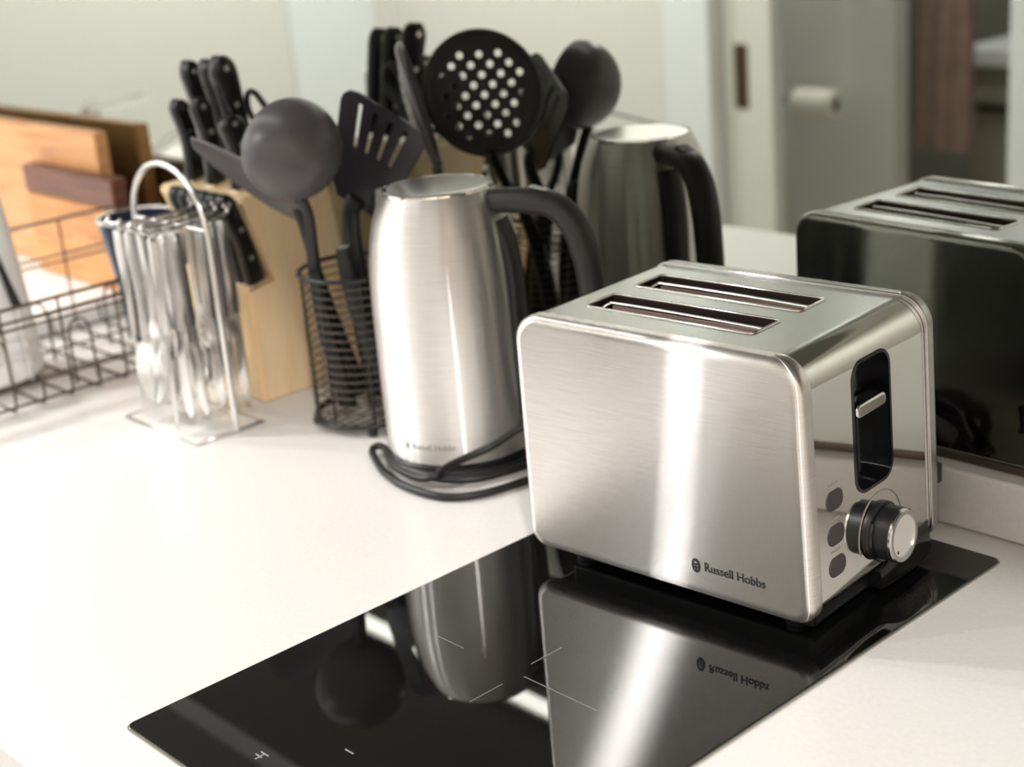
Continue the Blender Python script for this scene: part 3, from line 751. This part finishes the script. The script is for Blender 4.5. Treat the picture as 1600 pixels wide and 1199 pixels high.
def make_cut(kind, label, group):
    k = thing(kind, label, kind.split('_')[-1], group=group)
    if kind == 'table_knife':
        obj('handle', bridge(bmesh.new(), strip([(0, .008, .004, 0), (.003, .013, .0055, 0), (.04, .0145, .006, 0), (.085, .012, .006, 0), (.092, .011, .004, 0)], 0)), M['steel'], k)
        obj('blade', bridge(bmesh.new(), strip([(.091, .012, .002, 0), (.10, .016, .0016, 0), (.15, .017, .0014, 0), (.175, .013, .0012, 0), (.182, .004, .001, 0)], 0)), M['steel'], k)
    else:
        sc_ = .74 if kind == 'teaspoon' else 1
        obj('handle', bridge(bmesh.new(), strip([(a*sc_, b*(.85 if sc_ < 1 else 1), c_, d_) for a, b, c_, d_ in HANDLE], 0)), M['steel'], k)
        if kind == 'fork':
            obj('neck', bridge(bmesh.new(), strip([(.109, .0055, .003, 0), (.118, .010, .0025, .002), (.128, .022, .0022, .005), (.136, .0235, .002, .006)], 0)), M['steel'], k)
            for q in range(4):
                x = -.0096+q*.0064
                bm = bridge(bmesh.new(), [[p+Vector((x, 0, 0)) for p in r] for r in strip([(.135, .0040, .002, .006), (.155, .0036, .0018, .005), (.178, .0028, .0016, .001), (.183, .0012, .001, 0)], 0)])
                obj('tine', bm, M['steel'], k)
        else:
            rings = []
            for i in range(11):
                q = i/10; dz = (.108+.062*q)*sc_ if sc_ == 1 else .080+.045*q
                wv = (.0205 if sc_ == 1 else .0150)*max(.12, math.sin(PI*(.06+.92*q))**.6); dp = .008*math.sin(PI*q)*sc_
                rings.append([Vector((s*wv, dp*(1-s*s)+o_*.0008, -dz)) for s, o_ in [(-1+j/4, 1) for j in range(9)]+[(1-j/4, -1) for j in range(9)]])
            obj('bowl', bridge(bmesh.new(), rings), M['steel'], k, 50)
    return k
plan = {(CXS[0], -1): 'fork', (CXS[0], 1): 'fork', (CXS[1], -1): 'tablespoon', (CXS[1], 1): 'tablespoon', (CXS[2], -1): 'teaspoon', (CXS[2], 1): 'teaspoon', (CXS[3], -1): 'table_knife', (CXS[3], 1): 'table_knife'}
where = {-1: 'near side of stand', 1: 'mirror side of stand'}
orderw = ['outermost', 'middle', 'innermost']
words = {'fork': 'steel fork hanging tines down', 'tablespoon': 'large steel spoon hanging bowl down', 'teaspoon': 'small steel teaspoon hanging', 'table_knife': 'steel table knife hanging blade down'}
proto = {}
for (x, s), kind in plan.items():
    for q in range(3):
        lab = '%s %s, %s of three' % (words[kind], where[s], orderw[q])
        if kind not in proto: proto[kind] = k = make_cut(kind, lab, 'cutlery on the stand')
        else: k = copy_tree(proto[kind]); k['label'] = lab
        yy = HY+s*(.038-.012*q)
        k.location = (SX+x, SY+yy, HB-.0015)
        k.rotation_euler = (random.uniform(-.03, .03), random.uniform(-.03, .03), (0 if s < 0 else PI)+random.uniform(-.25, .25))

# ------------------------------------------------------------------ dish rack
t = thing('dish_rack', 'dark wire dish rack at the left edge of the worktop', 'dish rack', (-.98, -.081, 0))
RX0, RY0 = -.235, -.62
def rail(z, r=.0016, nm='rail', zb=None):
    zb = z if zb is None else zb
    return obj(nm, tube([(0, RY0, z), (0, 0, z), (RX0, 0, zb), (RX0, RY0, zb)], r, 6, True), M['rack_wire'], t)
rail(.110, .0021, 'top_rail', .138); rail(.096); rail(.088); rail(.028)
obj('bottom_rail', tube([(-.006, RY0+.006, .006), (-.006, -.006, .006), (RX0+.006, -.006, .006), (RX0+.006, RY0+.006, .006)], .0016, 6, True), M['rack_wire'], t)
k = 0
y = -.004
while y > RY0:
    hgt = .110 if k % 2 == 0 else .0285
    pts = [(.001, y, hgt), (.001, y, .012), (-.004, y, .004), (-.012, y, .003), (RX0+.012, y, .003), (RX0+.004, y, .004), (RX0-.001, y, .012), (RX0-.001, y, .138 if k % 2 == 0 else .0285)]
    obj('cross_wire', tube(pts, .0014, 6), M['rack_wire'], t)
    y -= .032; k += 1
y = -.155; k = 0
for y in [-.055-.096*i for i in range(6)]:
    for xx in (-.03, -.13):
        if k > 90: break
        obj('plate_divider', tube(catmull([(xx, y, .004), (xx, y, .045), (xx, y-.002, .066), (xx, y-.0125, .074), (xx, y-.023, .066), (xx, y-.025, .045), (xx, y-.025, .004)], 4), .0014, 6), M['rack_wire'], t); k += 1
for xx in (-.08, -.16):
    obj('long_wire', tube([(xx, RY0, .0062), (xx, 0, .0062)], .0014, 6), M['rack_wire'], t)

# cutting boards leaning at the mirror
t = thing('cutting_board', 'tall orange wooden cutting board standing against the mirror, at the back', 'cutting board', (-1.525, -.032, .0205))
obj('board', box(-.22, .222, -.010, .010, 0, .194, bev=.003), M['board_a'], t)
t = thing('cutting_board', 'lower wooden cutting board with a dark band, in front of the taller one', 'cutting board', (-1.352, -.056, .0205), 0)
obj('board', box(-.118, .122, -.011, .011, 0, .1085, bev=.003), M['board_b'], t)
obj('dark_band', box(-.118, .122, -.011, .011, .109, .146, bev=.003), M['dark_wood'], t)  # darker brown band along the top of the board

t = tag(obj('draining_board', box(-1.78, -1.222, -.24, -.0205, .0002, .020, bev=.004), M['white']), 'low white draining board under the wooden cutting boards', 'draining board')
# things in the rack
t = thing('jug', 'white ceramic jug at the left edge, standing in the dish rack', 'jug', (-1.115, -.315, .0085))
obj('body', lathe([(.002, 0), (.062, 0), (.066, .004), (.063, .08), (.056, .16), (.050, .22), (.050, .243), (.047, .243), (.047, .22), (.053, .16), (.060, .08), (.062, .008), (.002, .006)], seg=48), M['white'], t)
obj('handle', tube(catmull([(.0, -.052, .20), (0, -.09, .20), (0, -.10, .14), (0, -.085, .07), (0, -.062, .06)], 6), .006, 8), M['white'], t)
t = thing('paring_knife', 'small black handled knife standing handle up before the white jug', 'knife', (-1.045, -.292, .0085))
obj('handle', tube(catmull([(0, .0, .085), (-.004, -.004, .11), (-.010, -.010, .150)], 5), lambda q: .0075-.0045*q, 8, r2=lambda q: .005-.002*q), M['black_handle'], t)
obj('blade', box(-.006, .006, -.0008, .0008, 0, .088), M['steel'], t)
t = thing('mug', 'navy blue enamel mug with a pale rim behind the cutlery stand', 'mug', (-1.030, -.146, .0085))
obj('body', lathe([(.002, 0), (.022, 0), (.025, .004), (.028, .05), (.036, .11), (.042, .152), (.040, .152), (.034, .11), (.026, .05), (.022, .006), (.002, .005)], seg=40), M['navy'], t)
obj('rim', tube([((.0412)*math.cos(2*PI*k/40), (.0412)*math.sin(2*PI*k/40), .153) for k in range(40)], .0026, 8, True), M['wire'], t)
t = thing('kitchen_utensil', 'black utensil lying across the bottom left of the dish rack', 'utensil', (-1.02, -.385, .0785))
obj('handle', tube(catmull([(0, .055, .002), (-.002, .02, .006), (0, -.02, .006), (-.004, -.09, .0)], 5), .008, 10, r2=.012), M['black_handle'], t)
